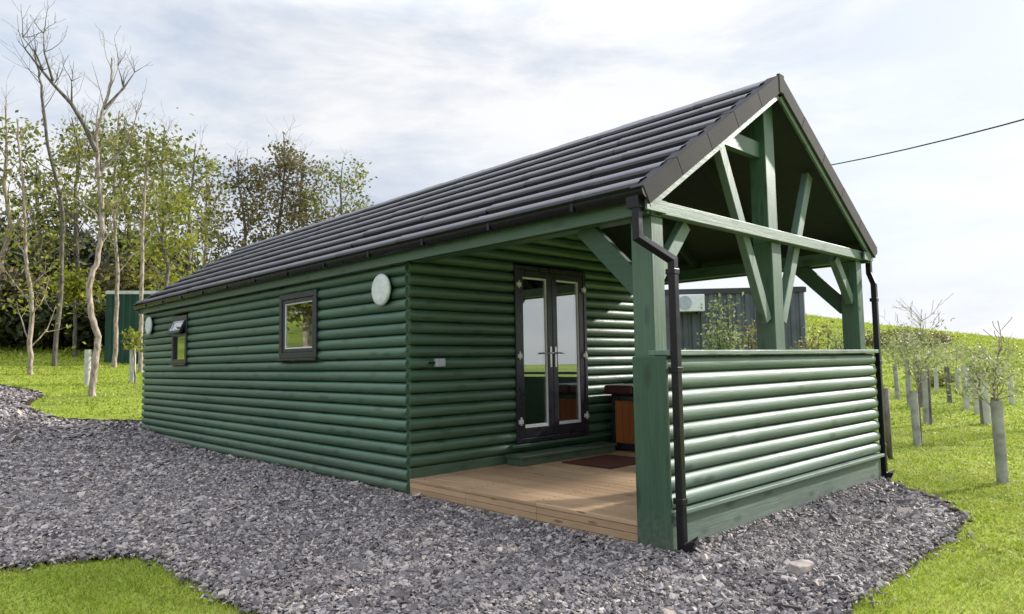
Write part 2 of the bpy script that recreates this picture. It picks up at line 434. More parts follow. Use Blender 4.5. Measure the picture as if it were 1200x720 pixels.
# ------------------------------------------------------------------ the cabin
W, L, D = 4.138, 12.4, 3.2
ZP, ZT = 1.44, 2.58
cabin = thing('log_cabin', 'green half log cabin with charcoal tiled roof and open timber porch on slate gravel', 'cabin', (0, 0, 0))
def log_profile(z0, z1, bulge, n=9):
    """half-round log: list of (out, z)"""
    pts = []
    for i in range(n + 1):
        t = i / n
        pts.append((bulge * (max(0, 1 - (2 * t - 1) ** 2)) ** .55, z0 + .006 + t * (z1 - z0 - .012)))
    return pts
def log_wall(name, axis, a, b, plane, sgn, z0, pitch, count, bulge, mat, holes=(), clip=None):
    """horizontal half logs along `axis` (0: x, 1: y), facing sgn on the other axis"""
    m = MB()
    th = .04
    for i in range(count):
        lo, hi = z0 + i * pitch, z0 + (i + 1) * pitch
        mid = (lo + hi) / 2
        A, B = a, b
        if clip:
            A, B = clip(mid, a, b)
            if B - A < .05: continue
        segs = [(A, B)]
        for (h0, h1, v0, v1) in holes:
            if v0 < mid < v1:
                ns = []
                for s0, s1 in segs:
                    if h1 <= s0 or h0 >= s1: ns.append((s0, s1)); continue
                    if h0 > s0: ns.append((s0, h0))
                    if h1 < s1: ns.append((h1, s1))
                segs = ns
        if b - a > 2.5:
            ns = []
            for s0, s1 in segs:
                p = s0
                while s1 - p > 5.2:
                    q = p + random.uniform(2.4, 4.2); ns.append((p, q - .0015)); p = q + .0015
                ns.append((p, s1))
            segs = ns
        prof = log_profile(lo, hi, bulge)
        poly = [(plane + sgn * o, z) for o, z in prof] + [(plane - sgn * th, hi), (plane - sgn * th, lo)]
        for s0, s1 in segs:
            if axis == 0: m.prism([(p, z) for p, z in poly], 0, s0, s1, True)
            else: m.prism([(p, z) for p, z in poly], 1, s0, s1, True)
    o = m.build(name, mat, cabin)
    es = o.modifiers.new('edges', 'EDGE_SPLIT'); es.split_angle = R(50)
    return o
PIT = .1300
win = (5.13, 6.18, 1.47, 2.34); win2 = (9.85, 10.6, 1.44, 2.30); dr = (1.55, 2.88, .39, 2.57)
log_wall('wall', 1, D, L, -.0, -1, .0, PIT, 19, .040, G[1], [win, win2])
slope = (4.03 - 2.60) / (W / 2 + .17)
def gable_clip(z, a, b):
    over = max(0, z - 2.55) / slope
    return a + over, b - over
log_wall('wall', 0, .0, W, D, -1, .27, PIT, 27, .038, G[0], [dr], gable_clip)
log_wall('wall', 0, .0, W, L, 1, .0, PIT, 29, .034, G[0], [], gable_clip)
log_wall('wall', 1, D, L, W, 1, .0, PIT, 19, .034, G[1], [(3.7, 5.6, .75, 2.30)])  # opening cut for the added window
MB().box((.0, D - .03, .0), (W, D + .04, .268)).build('plinth_board', G[0], cabin, .004)
# inner lining so the rooms behind the glass are dark but real
MB().box((.05, D + .06, .02), (W - .05, L - .06, .04)).build('floor', DECK, cabin)
MB().box((.06, D + 3.0, .05), (W - .06, D + 3.06, 2.47)).build('partition', plain('cream_plaster', (.68, .64, .56), .9, .1, nz=.04), cabin)
MB().box((.05, D + .06, 2.48), (W - .05, L - .06, 2.52)).build('room_ceiling', plain('white_ceiling', (.75, .75, .73), .9, .1, nz=.03), cabin)
# porch panel
panel = log_wall('porch_panel', 0, .0, W, -.03, -1, .283, .1243, 9, .036, GSUN[0])
rail = MB().box((-.0, -.10, .245), (W + .01, -.005, .279)).build('bottom_rail', GSUN[0], panel, .006)
MB().box((.0, -.055, -.12), (W, -.012, .243)).build('skirting_board', GSUN[0], panel, .004)
MB().box((-.004, -.095, ZP - .035), (W + .02, .10, ZP + .005)).build('cap_rail', GSUN[0], panel, .006)
MB().box((.02, .0, .17), (W - .02, .012, 1.40)).build('back_board', G[0], panel)
MB().box((-.03, -.075, -.13), (-.004, .225, ZP - .04)).build('corner_trim', GDEEP[2], panel, .004)
# right hand low panel of the porch
log_wall('porch_panel', 1, .2, D - .06, W - .01, 1, .0, .1243, 9, .03, G[1])
MB().box((W - .08, .2, 1.16), (W + .07, D - .06, 1.20)).build('cap_rail', G[1], cabin, .006)
# posts and frame
def timber(name, p, q, w, d, mat, side=(0, 1, 0), bev=.006): return MB().bar(p, q, w, d, side).build(name, mat, cabin, bev)
MB().box((.0, .035, -.13), (.155, .225, 2.46)).build('post', G[2], cabin, .006)
MB().box((W - .155, .035, -.05), (W, .225, 2.46)).build('post', G[2], cabin, .006)
MB().box((.10, -.005, 2.477), (W - .03, .075, ZT)).build('tie_beam', GSUN[0], cabin, .006)
MB().box((1.975, .055, ZP + .008), (2.165, .245, 2.474)).box((1.975, .077, 2.474), (2.165, .245, 3.86)).build('king_post', G[2], cabin, .006)
for s in (-1, 1):
    X = lambda d: 2.07 + s * d
    timber('strut', (X(.15), .12, 1.72), (X(.92), .12, 3.30), .11, .075, GSUN[2])
    x0 = .16 if s < 0 else W - .16; k = -s
    timber('brace', (x0, .12, 2.00), (x0 + k * .42, .12, 2.47), .11, .075, GSUN[2])
    xb = .075 if s < 0 else W - .075
    timber('brace', (xb, .2, 1.93), (xb, .76, 2.49), .17, .06, GDEEP[1], (1, 0, 0))
    xe = (.012, .15) if s < 0 else (W - .15, W - .012)
    MB().box((xe[0], .04, 2.465), (xe[1], D - .05, 2.60)).build('eave_beam', G[1], cabin, .006)
MB().box((1.2, .13, 3.30), (1.972, .20, 3.46)).build('collar_beam', G[0], cabin, .006)
# roof
RZ, EZ, EX = 4.03, 2.60, -.17
Y0, Y1 = -.06, L + .06
roof = None
NC = 8
def slope_pts(s):
    """world x,z of a roof course line at fraction t from the eave, side s"""
    return lambda t, off=0: ((EX + t * (W / 2 - EX)) + off * -math.sin(math.atan(slope)), EZ + t * (RZ - EZ) + off * math.cos(math.atan(slope)))
def course_sheet(m, s, y0, y1):
    f = slope_pts(s); st = 48
    for c in range(NC):
        t0, t1 = c / NC, (c + 1) / NC
        prof = [(t0 + .016, -.012), (t0 + .002, .060), (t0 + .006, .078), (t0 + .022, .086), (t0 + .05, .078), (t1 - .045, .006), (t1 + .02, -.01)]
        y = y0 - random.uniform(0, 1.2)
        while y < y1:                                        # one pressed tile strip after the other, slightly out of line
            a_, b_ = max(y, y0), min(y + 1.26, y1); y += 1.26
            if b_ - a_ < .02: continue
            do, dt = random.gauss(0, .0022), random.gauss(0, .0012); base = len(m.v); n = len(prof); ks = 7
            for k in range(ks):
                yy = a_ + (b_ - a_ - .003) * k / (ks - 1)
                for (t, o) in prof:
                    x, z = f(t + dt, o + do + (.0035 if k == ks - 1 and o > .03 else 0) + .002 * mnoise.noise((yy * 2.1, c * 7.3, s * 3)))
                    m.v.append(((x if s < 0 else W - x), yy, z))
            for k in range(ks - 1):
                for q in range(n - 1):
                    m.f.append((base + k * n + q, base + k * n + q + 1, base + (k + 1) * n + q + 1, base + (k + 1) * n + q)); m.sm.append(q >= 2)
m = MB(); course_sheet(m, -1, Y0 + .06, Y1 - .06); course_sheet(m, 1, Y0 + .06, Y1 - .06)
roof = m.build('roof', TILE, cabin, fix=False)
f = slope_pts(-1)
# boarded underside of the roof
m = MB()
for s in (-1, 1):
    a, b, c, d = f(0, -.012), f(1, -.012), f(1, -.05), f(0, -.05)
    poly = [(p[0] if s < 0 else W - p[0], p[1]) for p in (a, b, c, d)]
    m.prism(poly, 1, Y0 + .03, Y1 - .03)
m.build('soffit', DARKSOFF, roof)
m = MB()
for y in (1.1, 2.15):
    for s in (-1, 1):
        a, b = f(.07, -.11), f(.97, -.11)
        m.bar((a[0] if s < 0 else W - a[0], y, a[1]), (b[0] if s < 0 else W - b[0], y, b[1]), .11, .05)
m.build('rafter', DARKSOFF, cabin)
# ridge tiles
seg = 26; ln = (Y1 - Y0) / seg
m = MB()
for i in range(seg):
    y0 = Y0 + i * ln; up = .004 * (i % 2)
    for s in (-1, 1):
        pts = [(W / 2 + s * .15, RZ - .15 * slope + .058 + up), (W / 2, RZ + .062 + up), (W / 2, RZ + .04 + up), (W / 2 + s * .15, RZ - .15 * slope + .03 + up)]
        m.prism(pts, 1, y0, y0 + ln - .004)
m.build('ridge_tile', TILE, roof, .004)
# verge tiles (both gables), barge boards
for (ya, yb, front) in ((Y0 - .012, Y0 + .012, True), (Y1 - .012, Y1 + .012, False)):
    m = MB()
    n = 5
    for s in (-1, 1):
        for i in range(n):
            t0, t1 = -.012 + i * 1.012 / n, -.012 + (i + 1) * 1.012 / n - .002
            o = .066 + .003 * (i % 2)
            q = [f(t0, o), f(t1, o), f(t1, -.085), f(t0, -.085)]
            m.prism([(p[0] if s < 0 else W - p[0], p[1]) for p in q], 1, ya, yb)
            q = [f(t0, o), f(t1, o), f(t1, o - .014), f(t0, o - .014)]
            y2 = (yb, yb + .10) if front else (ya - .10, ya)
            m.prism([(p[0] if s < 0 else W - p[0], p[1]) for p in q], 1, *y2)
    m.box((W / 2 - .05, ya - .006, RZ - .12), (W / 2 + .05, yb, RZ + .066))
    m.build('verge_tile', VERGE, roof, .003)
    m = MB()
    y2 = (Y0 + .014, Y0 + .040) if front else (Y1 - .040, Y1 - .014)
    for s in (-1, 1):
        q = [f(.0, -.05), f(1, -.05), f(1, -.135), f(.045, -.135), f(.0, -.12)]
        m.prism([(p[0] if s < 0 else W - p[0], p[1]) for p in q], 1, *y2)
        xa = (-.155, .10) if s < 0 else (W - .10, W + .155)
        m.box((xa[0], y2[0] + .002, 2.475), (xa[1], y2[1] - .002, 2.568))
    m.build('barge_board', GSUN[0], roof, .003)
for s in (-1, 1):
    x0, x1 = (-.115, -.085) if s < 0 else (W + .085, W + .115)
    MB().box((x0, Y0 + .045, 2.455), (x1, Y1 - .045, 2.60)).build('fascia', G[1], cabin, .004)
    xc = -.178 if s < 0 else W + .178
    m = MB(); prof = []
    for k in range(13):
        a = math.pi + math.pi * k / 12; prof.append((xc + .062 * math.cos(a), 2.612 + .062 * math.sin(a)))
    for k in range(13):
        a = 2 * math.pi - math.pi * k / 12; prof.append((xc + .056 * math.cos(a), 2.612 + .056 * math.sin(a)))
    m.prism(prof, 1, Y0 + .0, Y1, True)
    for y in np.arange(.6, Y1, 1.0): m.box((xc - .066, y, 2.556), (xc + .05, y + .03, 2.618))
    for y in (Y0 - .008, Y1): m.prism([(xc + .066 * math.cos(math.pi + math.pi * k / 12), 2.615 + .066 * math.sin(math.pi + math.pi * k / 12)) for k in range(13)], 1, y, y + .012)
    m.box((xc - .05, -.02, 2.49), (xc + .05, .09, 2.575))
    gut = m.build('gutter', BLACK_PVC, cabin); e = gut.modifiers.new('edges', 'EDGE_SPLIT'); e.split_angle = R(40)
    k = 1 if s < 0 else -1
    if s < 0: path = [(-.19, .02, 2.50), (-.19, .02, 2.27), (.03, -.125, 2.105), (.03, -.125, .045), (.045, -.205, .02)]
    else: path = [(W + .19, .02, 2.50), (W + .19, .02, 2.34), (W + .085, -.06, 2.20), (W + .085, -.06, .04), (W + .10, -.13, .01)]
    def sq_tube(m, pts, h):
        pts = [Vector(p) for p in pts]; base = len(m.v)
        for i, p in enumerate(pts):
            d0 = (p - pts[i - 1]).normalized() if i else None; d1 = (pts[i + 1] - p).normalized() if i < len(pts) - 1 else None
            t = ((d0 or d1) + (d1 or d0)).normalized()
            ex = Vector((1, 0, 0)); ey = Vector((0, 1, 0))
            dd = d0 or d1
            for a, b in ((-1,-1),(1,-1),(1,1),(-1,1)):
                q = p + ex * a * h + ey * b * h
                if abs(t.z) > .2: q.z -= ((q - p).dot(t)) / t.z
                m.v.append(tuple(q))
        for i in range(len(pts) - 1):
            for c in range(4):
                c2 = (c + 1) % 4
                m.f.append((base + i*4 + c, base + i*4 + c2, base + i*4 + 4 + c2, base + i*4 + 4 + c)); m.sm.append(False)
        m.f.append((base, base+1, base+2, base+3)); m.sm.append(False)
        e0 = base + 4 * (len(pts) - 1); m.f.append((e0+3, e0+2, e0+1, e0)); m.sm.append(False)
    m = MB(); sq_tube(m, path, .029)
    dp = m.build('downpipe', BLACK_PVC, cabin, .006)
    X, Y = path[3][0], path[3][1]
    for z in (2.02, 1.30, .36):
        MB().box((X - .034, Y - .034, z - .02), (X + .034, Y + .045, z + .02)).build('bracket', BLACK_PVC, dp, .003)

# windows
def make_window(y0, y1, z0, z1, opening):
    o = MB()
    x0, x1, t = -.062, .03, .075
    for b in (((x0, y0, z0), (x1, y0 + t, z1)), ((x0, y1 - t, z0), (x1, y1, z1)), ((x0, y0 + t, z1 - t), (x1, y1 - t, z1)), ((x0, y0 + t, z0), (x1, y1 - t, z0 + t))): o.box(*b)
    w = o.build('window', UPVC_DARK, cabin, .006)
    MB().box((x0 - .025, y0 - .02, z0 - .03), (x0 + .06, y1 + .02, z0 - .002)).build('sill', UPVC_DARK, w, .004)
    iy0, iy1, iz0, iz1 = y0 + t, y1 - t, z0 + t, z1 - t
    def sash(name, a, b, c, d, hinge=None):
        s = MB(); xs0, xs1, k = -.05, -.005, .05
        bx = [((xs0, a, c), (xs1, a + k, d)), ((xs0, b - k, c), (xs1, b, d)), ((xs0, a + k, d - k), (xs1, b - k, d)), ((xs0, a + k, c), (xs1, b - k, c + k))]
        for q in bx: s.box(*q)
        bd = MB(); k2 = k + .016
        for q in (((xs0 + .012, a + k, c + k), (xs1 - .01, a + k2, d - k)), ((xs0 + .012, b - k2, c + k), (xs1 - .01, b - k, d - k)), ((xs0 + .012, a + k2, d - k2), (xs1 - .01, b - k2, d - k)), ((xs0 + .012, a + k2, c + k), (xs1 - .01, b - k2, c + k2))): bd.box(*q)
        pn = MB().box((-.028, a + k, c + k), (-.022, b - k, d - k))
        if hinge:
            ca, sa = math.cos(hinge), math.sin(hinge)
            for mm in (s, bd, pn): mm.v = [(-.05 + (x + .05) * ca - (d - z) * sa, y, d + (z - d) * ca - (x + .05) * sa) for x, y, z in mm.v]
        so = s.build(name, UPVC_DARK, w, .004)
        return so, bd, pn
    if not opening:
        so, bd, pn = sash('sash', iy0 + .004, iy1 - .004, iz0 + .004, iz1 - .004)
        bd.build('bead', WHITE, w); pn.build('pane', GLASS, w)
    else:
        zm = iz0 + (iz1 - iz0) * .62
        MB().box((x0 + .004, iy0, zm - .025), (x1, iy1, zm + .025)).build('transom', UPVC_DARK, w, .004)
        so, bd, pn = sash('sash', iy0 - .03, iy1 + .03, zm + .01, iz1 + .03, R(25)); bd.build('bead', WHITE, w); pn.build('pane', GLASS, w)
        MB().box((-.02, iy0, iz0), (-.014, iy1, zm - .025)).build('pane', GLASS, w)
        so['label'] = 'top sash of the window, tilted open'
    return w
m = MB()
for b in (((W - .03, 3.70, .72), (W + .06, 3.77, 2.33)), ((W - .03, 5.53, .72), (W + .06, 5.60, 2.33)), ((W - .03, 3.77, 2.26), (W + .06, 5.53, 2.33)), ((W - .03, 3.77, .72), (W + .06, 5.53, .79)), ((W - .02, 4.62, .79), (W + .05, 4.68, 2.26))): m.box(*b)
added_window = m.build('window', UPVC_DARK, cabin, .005)  # unseen window, added to let sunlight into the room
MB().box((W + .005, 3.77, .79), (W + .011, 5.53, 2.26)).build('pane', GLASS, added_window)
make_window(*win, False)
make_window(*win2, True)
# french doors
x0, x1, z0, z1 = dr
yf = D - .055
m = MB(); t = .05
for b in (((x0, yf, z0), (x0 + t, D + .04, z1)), ((x1 - t, yf, z0), (x1, D + .04, z1)), ((x0 + t, yf, z1 - t), (x1 - t, D + .04, z1)), ((x0 + t, yf, z0), (x1 - t, D + .04, z0 + .05))): m.box(*b)
m.build('door_frame', UPVC_DARK, cabin, .005)
MB().box((x0 - .12, D - .10, z0 - .045), (x1 + .7, D - .035, z0 - .012)).build('threshold', G[0], cabin, .004)
xm = (x0 + x1) / 2
for a, b, hs in ((x0 + t + .004, xm - .003, -1), (xm + .003, x1 - t - .004, 1)):
    c, d = z0 + .055, z1 - t - .004; k = .088; kb = .12
    m = MB(); ya, yb = D - .045, D + .02
    for q in (((a, ya, c), (a + k, yb, d)), ((b - k, ya, c), (b, yb, d)), ((a + k, ya, d - k), (b - k, yb, d)), ((a + k, ya, c), (b - k, yb, c + kb))): m.box(*q)
    leaf = m.build('door', UPVC_DARK, cabin, .005)
    m = MB(); k2 = k + .02
    for q in (((a + k, ya + .012, c + kb), (a + k + .008, yb, d - k)), ((b - k2, ya + .012, c + kb), (b - k, yb, d - k)), ((a + k + .008, ya + .012, d - k2), (b - k2, yb, d - k)), ((a + k + .008, ya + .008, c + kb), (b - k2, yb, c + kb + .035))): m.box(*q)
    m.build('bead', WHITE, leaf)
    MB().box((a + k, D - .018, c + kb), (b - k, D - .010, d - k)).build('pane', GLASS, leaf)
    xh = xm - .045 if hs < 0 else xm + .045
    m = MB().box((xh - .016, ya - .008, 1.30), (xh + .016, ya, 1.56)); m.tube([(xh, ya - .008, 1.48), (xh, ya - .05, 1.48), (xh + hs * .115, ya - .052, 1.475)], .010, 8)
    m.build('handle', CHROME, leaf)
    xg = a if hs < 0 else b
    for z in (.62, 1.42, 2.30):
        m = MB(); m.box((xg - .032, ya - .03, z), (xg + .032, ya - .001, z + .05)); m.tube([(xg, ya - .025, z - .02), (xg, ya - .025, z + .08)], .011, 8)
        m.build('hinge', WHITE, leaf)
# curtains behind the glass of both leaves
def curtain(xa, xb, za, zb, c, label):
    m = MB(); n = 60; pts = [(xa + (xb - xa) * i / n, D + .11 + .018 * math.sin(i * 1.3)) for i in range(n + 1)]
    for i in range(n):
        p, q = pts[i], pts[i + 1]
        m.add([(*p, za), (*q, za), (*q, zb), (*p, zb), (p[0], p[1] + .006, za), (q[0], q[1] + .006, za), (q[0], q[1] + .006, zb), (p[0], p[1] + .006, zb)], [(0,1,2,3),(7,6,5,4)], True)
    t = NT('curtain_cloth'); g = t.noise(t.coords((40, 40, 1)), 3, 3); t.set(t.ramp(g, [(.3, tuple(.85 * x for x in c)), (.7, c)]), .9, .1)
    tl = t.n('BsdfTranslucent'); tl.inputs[0].default_value = (*c, 1); mx = t.n('MixShader'); mx.inputs[0].default_value = .5
    t.l(t.b.outputs[0], mx.inputs[1]); t.l(tl.outputs[0], mx.inputs[2]); t.l(mx.outputs[0], t.out.inputs[0])
    tag(m.build('curtain', t.m, None), label, 'curtain', 'curtains of the french doors')
curtain(1.62, 2.10, .45, 2.5, (.20, .17, .17), 'long grey curtain behind the glass of the left french door leaf')
curtain(2.24, 2.74, .85, 2.5, (.84, .86, .9), 'pale net curtain behind the glass of the right french door leaf')
# deck
m = MB(); nb = 29; bw = (W - .06) / nb
for i in range(nb):
    xa = .03 + i * bw
    m.box((xa, .228, .135 + .002 * mnoise.noise((i * 1.7, 0, 0))), (xa + bw - .006, D - .034, .165 + .0015 * mnoise.noise((i * 2.3, 5, 0))))
deck = m.build('deck', DECK, cabin, .003)
m = MB()
for a, b in ((.075, .131), (.017, .072), (-.041, .014), (-.13, -.044)):
    for y0_, y1_ in ((.228, 1.30), (1.303, 2.25), (2.253, D - .036)): m.box((-.012, y0_, a), (.026, y1_, b))
for y0_, y1_ in ((.228, 1.30), (1.303, 2.25), (2.253, D - .036)): m.box((-.016, y0_, .134), (.027, y1_, .166))
m.build('edge_board', DECK, deck, .004)

m = MB()
for i in range(nb):
    for y in (.45, 1.35, 2.25, 3.0):
        for dx in (.03, bw - .036): m.tube([(.03 + i * bw + dx, y + random.gauss(0, .008), .158), (.03 + i * bw + dx, y + random.gauss(0, .002), .1672)], .006, 6)
tag(m.build('deck_screws', plain('dull_screw', (.10, .09, .08), .5), deck), kind='stuff')

# ------------------------------------------------------------------ things on and around the cabin
for y, lab in ((3.60, 'round white bulkhead lamp on the log wall just left of the porch corner'), (11.9, 'round white bulkhead lamp at the far end of the log wall past the open window')):
    t_ = thing('wall_lamp', lab, 'wall lamp', (-.03, y, 2.20), 0, 'round lamps on the log wall')
    MB().disc((0, 0, 0), (-1, 0, 0), .165, .04).build('base', BLACK_PVC, t_)
    d_ = MB(); d_.tube([(-.04, 0, 0), (-.062, 0, 0), (-.074, 0, 0), (-.08, 0, 0)], [.178, .178, .16, .11], 40); d_.build('cover', OPAL, t_)
t_ = thing('wall_socket', 'small grey weatherproof socket box on the dark log wall left of the doors', 'socket', (.36, D - .032, 1.38))
MB().box((-.045, -.06, -.045), (.075, 0, .045)).build('box', GREY_BOX, t_, .008); MB().box((-.12, -.03, -.015), (-.046, -.0, .012)).build('conduit', BLACK_PVC, t_, .004)
t_ = thing('doorstep', 'low green timber step below the french doors on the deck', 'step', (2.2, 2.98, .167))
m = MB(); m.box((-.86, -.12, 0), (.86, .145, .08)); m.build('body', G[0], t_, .004); MB().box((-.875, -.14, .082), (.875, .146, .115)).build('tread', G[0], t_, .005)
mt = MB(); mt.box((1.86, 1.98, .168), (2.72, 2.72, .182)); tag(mt.build('doormat', plain('red_brown_mat', (.11, .045, .035), .95, .1, nz=.4, scale=60, bmp=.6), None, .004), 'red brown doormat on the deck boards in front of the green step', 'doormat')
t_ = thing('hot_tub', 'hot tub with burgundy cover and orange timber sides in the porch corner', 'hot tub', (3.64, 2.62, .167))
MB().box((-.42, -.42, 0), (.42, .42, .74)).build('cabinet', UPVC_DARK, t_, .02)
m = MB()
for s in (-1, 1):
    for k in range(6):
        a = -.34 + k * .114
        m.box((s * .422 - .012, a, .10), (s * .422 + .012, a + .109, .66)); m.box((a, s * .422 - .012, .10), (a + .109, s * .422 + .012, .66))
m.build('side_panel', ORANGE, t_, .004)
m = MB(); m.box((-.49, -.49, .742), (.49, -.003, .87)); m.box((-.49, .003, .742), (.49, .49, .87)); m.build('cover', TUB_LID, t_, .03)

# ------------------------------------------------------------------ container behind and shed
def ribbed(m, p, q, z0, z1, pitch=.21, depth=.035):
    """vertical ribbed steel sheet from p to q (x, y)"""
    p, q = Vector((*p, 0)), Vector((*q, 0)); d = (q - p); n = int(d.length / pitch); u = d.normalized(); o = Vector((u.y, -u.x, 0))
    pts = []
    for i in range(n):
        a = p + d * (i / n); s = d.length / n
        for k, h in ((0, 0), (.30, 0), (.42, 1), (.88, 1)): pts.append(a + u * (k * s) + o * (h * depth))
    pts.append(q)
    b = len(m.v)
    for a in pts: m.v += [(a.x, a.y, z0), (a.x, a.y, z1)]
    for i in range(len(pts) - 1): m.f.append((b + 2*i, b + 2*i + 2, b + 2*i + 3, b + 2*i + 1)); m.sm.append(False)
def steel_box(name, label, cat, a, b, depth, z0, z1, mat, trim, roofmat):
    """a, b: front bottom corners seen left to right"""
    a, b = Vector((a.x, a.y, 0)), Vector((b.x, b.y, 0)); u = (b - a).normalized(); o = Vector((-u.y, u.x, 0))
    if (a + o - Vector((CAM.x, CAM.y, 0))).length < (a - Vector((CAM.x, CAM.y, 0))).length: o = -o
    c, d = b + o * depth, a + o * depth
    t_ = thing(name, label, cat, (0, 0, 0))
    m = MB()
    for p, q in ((a, b), (b, c), (c, d), (d, a)): ribbed(m, (p.x, p.y), (q.x, q.y), z0, z1)
    m.build('wall', mat, t_, fix=False)
    m = MB()
    for p, q in ((a, b), (b, c), (c, d), (d, a)): m.bar((p.x, p.y, z1 + .05), (q.x, q.y, z1 + .05), .11, .12, (0, 0, 1))
    m.build('top_rail', trim, t_)
    mid1, mid2 = (a + d) / 2, (b + c) / 2
    m = MB(); zr = z1 + .12
    m.add([(a.x, a.y, zr), (b.x, b.y, zr), (c.x, c.y, zr), (d.x, d.y, zr), (mid1.x, mid1.y, zr + .12), (mid2.x, mid2.y, zr + .12)], [(0,1,5,4),(2,3,4,5),(0,4,3),(1,2,5),(0,3,2,1)])
    m.build('roof', roofmat, t_)
    return t_, a, b, u, o
STEEL_DK = plain('dark_grey_steel', (.095, .11, .12), .5, .4, nz=.2, scale=2)
STEEL_GR = plain('dark_green_steel', (.012, .058, .040), .5, .4, nz=.2, scale=2)
TRIM = plain('dark_trim', (.03, .034, .038), .5)
ROOFW = plain('pale_roof_sheet', (.62, .64, .66), .5)
A = at(735, 420, 17.1); B = at(946, 420, 18.0)
ct, ca, cb, cu, co = steel_box('steel_container', 'dark grey ribbed steel container seen through the porch opening', 'container', A, B, 2.4, .0, at(900, 338, 18).z - .12, STEEL_DK, TRIM, TRIM)
pa = at(803, 356, 17.5); pa = ca + cu * ((Vector((pa.x, pa.y, 0)) - ca).dot(cu))
ac = thing('air_conditioner', 'white air conditioning unit mounted high on the dark grey container', 'air conditioner', (pa.x - co.x * .19, pa.y - co.y * .19, at(801, 367, 17.5).z), math.atan2(cu.y, cu.x))
MB().box((-.33, -.14, 0), (.36, .14, .40)).build('casing', WHITE, ac, .015)
m = MB(); m.tube([(-.1, -.142, .21), (-.1, -.155, .21)], .155, 28); m.build('fan_grille', GREY_BOX, ac)
for bx in (-.3, .2): MB().box((bx, -.1, -.05), (bx + .04, .18, -.002)).build('bracket', TRIM, ac)
A = at(123, 421, 28.6); B = at(192, 421, 28.0); g0 = min(ground_z(A.x, A.y), ground_z(B.x, B.y)) - .1
steel_box('green_shed', 'dark green metal shed with a white roof edge among the trees', 'shed', A, B, 3.0, g0, at(140, 345, 28.8).z - .02, STEEL_GR, ROOFW, ROOFW)

# overhead cable
p0, p1 = at(930, 201, 30), at(1330, 103, 21)
pts = []
for i in range(17):
    t = -.5 + i / 16 * 2.2; p = p0.lerp(p1, t); p.z -= .18 * (1 - (2 * t - 1) ** 2) if 0 <= t <= 1 else 0; pts.append(p)
tag(MB().tube(pts, .022, 6).build('overhead_cable', BLACK_PVC), 'black overhead cable crossing the sky right of the roof', 'cable')
# a pale flat stone on the gravel
m = MB(); n = 11; cx, cy = (lambda p: (p.x, p.y))(CAM + (FW + 340 / FPX * RT - 306 / FPX * UP) * (1.36 / -(FW + 340 / FPX * RT - 306 / FPX * UP).z))
ring = [(math.cos(2 * math.pi * k / n) * .11 * random.uniform(.8, 1.15), math.sin(2 * math.pi * k / n) * .075 * random.uniform(.8, 1.15)) for k in range(n)]
vs = [(cx + x, cy + y, -.01) for x, y in ring] + [(cx + x * .86, cy + y * .86, .055 + random.uniform(-.005, .005)) for x, y in ring]
m.add(vs, [tuple(reversed(range(n))), tuple(range(n, 2 * n))] + [(k, (k + 1) % n, n + (k + 1) % n, n + k) for k in range(n)])
tag(m.build('flat_stone', plain('pale_stone', (.36, .31, .27), .8, .2, nz=.3, scale=14, bmp=.4), None, .008), 'pale flat stone lying on the slate chips in front of the porch', 'stone')

# ------------------------------------------------------------------ vegetation
def leaves(centers, size, n_each, spread, squash=.8):
    C = np.repeat(np.array(centers), n_each, 0); m = len(C)
    P = C + rng.normal(0, 1, (m, 3)) * spread * np.array([1, 1, squash])
    n = rng.normal(0, 1, (m, 3)) + np.array([0, 0, .5]); n /= np.linalg.norm(n, axis=1)[:, None]
    a = np.cross(n, rng.normal(0, 1, (m, 3))); a /= np.linalg.norm(a, axis=1)[:, None] + 1e-9; b = np.cross(n, a)
    s = (size * rng.uniform(.6, 1.4, m))[:, None]
    return np.stack([P - a * s, P + b * s * .55 + n * s * .12, P + a * s, P - b * s * .55 + n * s * .12], 1)
def grow(m, p, d, length, r, level, tips, maxlev, sides, up=.12, wob=.16, kids=(3, 5)):
    """recursive branch; collects the twig points"""
    n = max(3, int(length / .35)) if level == 0 else 4
    pts = [Vector(p)]; rad = [r]; d = Vector(d).normalized(); dirs = []
    for i in range(n):
        d = (d + Vector((random.gauss(0, wob), random.gauss(0, wob), random.gauss(0, wob) + up))).normalized()
        pts.append(pts[-1] + d * (length / n)); rad.append(max(.004, r * (1 - .8 * (i + 1) / n))); dirs.append(d.copy())
    m.tube(pts, rad, max(3, sides - level), cap=False)
    if level >= maxlev:
        tips += [pts[-1], pts[-2], (pts[-2] + pts[-3]) / 2]; return
    for k in range(random.randint(*kids)):
        f = random.uniform(.3, 1) if level else random.uniform(.25, 1)
        i = min(n - 1, int(f * n)); q = pts[i].lerp(pts[i + 1], f * n - i if f < 1 else 1)
        side = dirs[i].cross(Vector((random.gauss(0, 1), random.gauss(0, 1), random.gauss(0, 1)))).normalized()
        nd = dirs[i] * random.uniform(.5, 1.0) + side * random.uniform(.5, .95)
        grow(m, q, nd, length * random.uniform(.42, .62), rad[i] * .55, level + 1, tips, maxlev, sides, up * .9, wob, kids)
    tips.append(pts[-1])
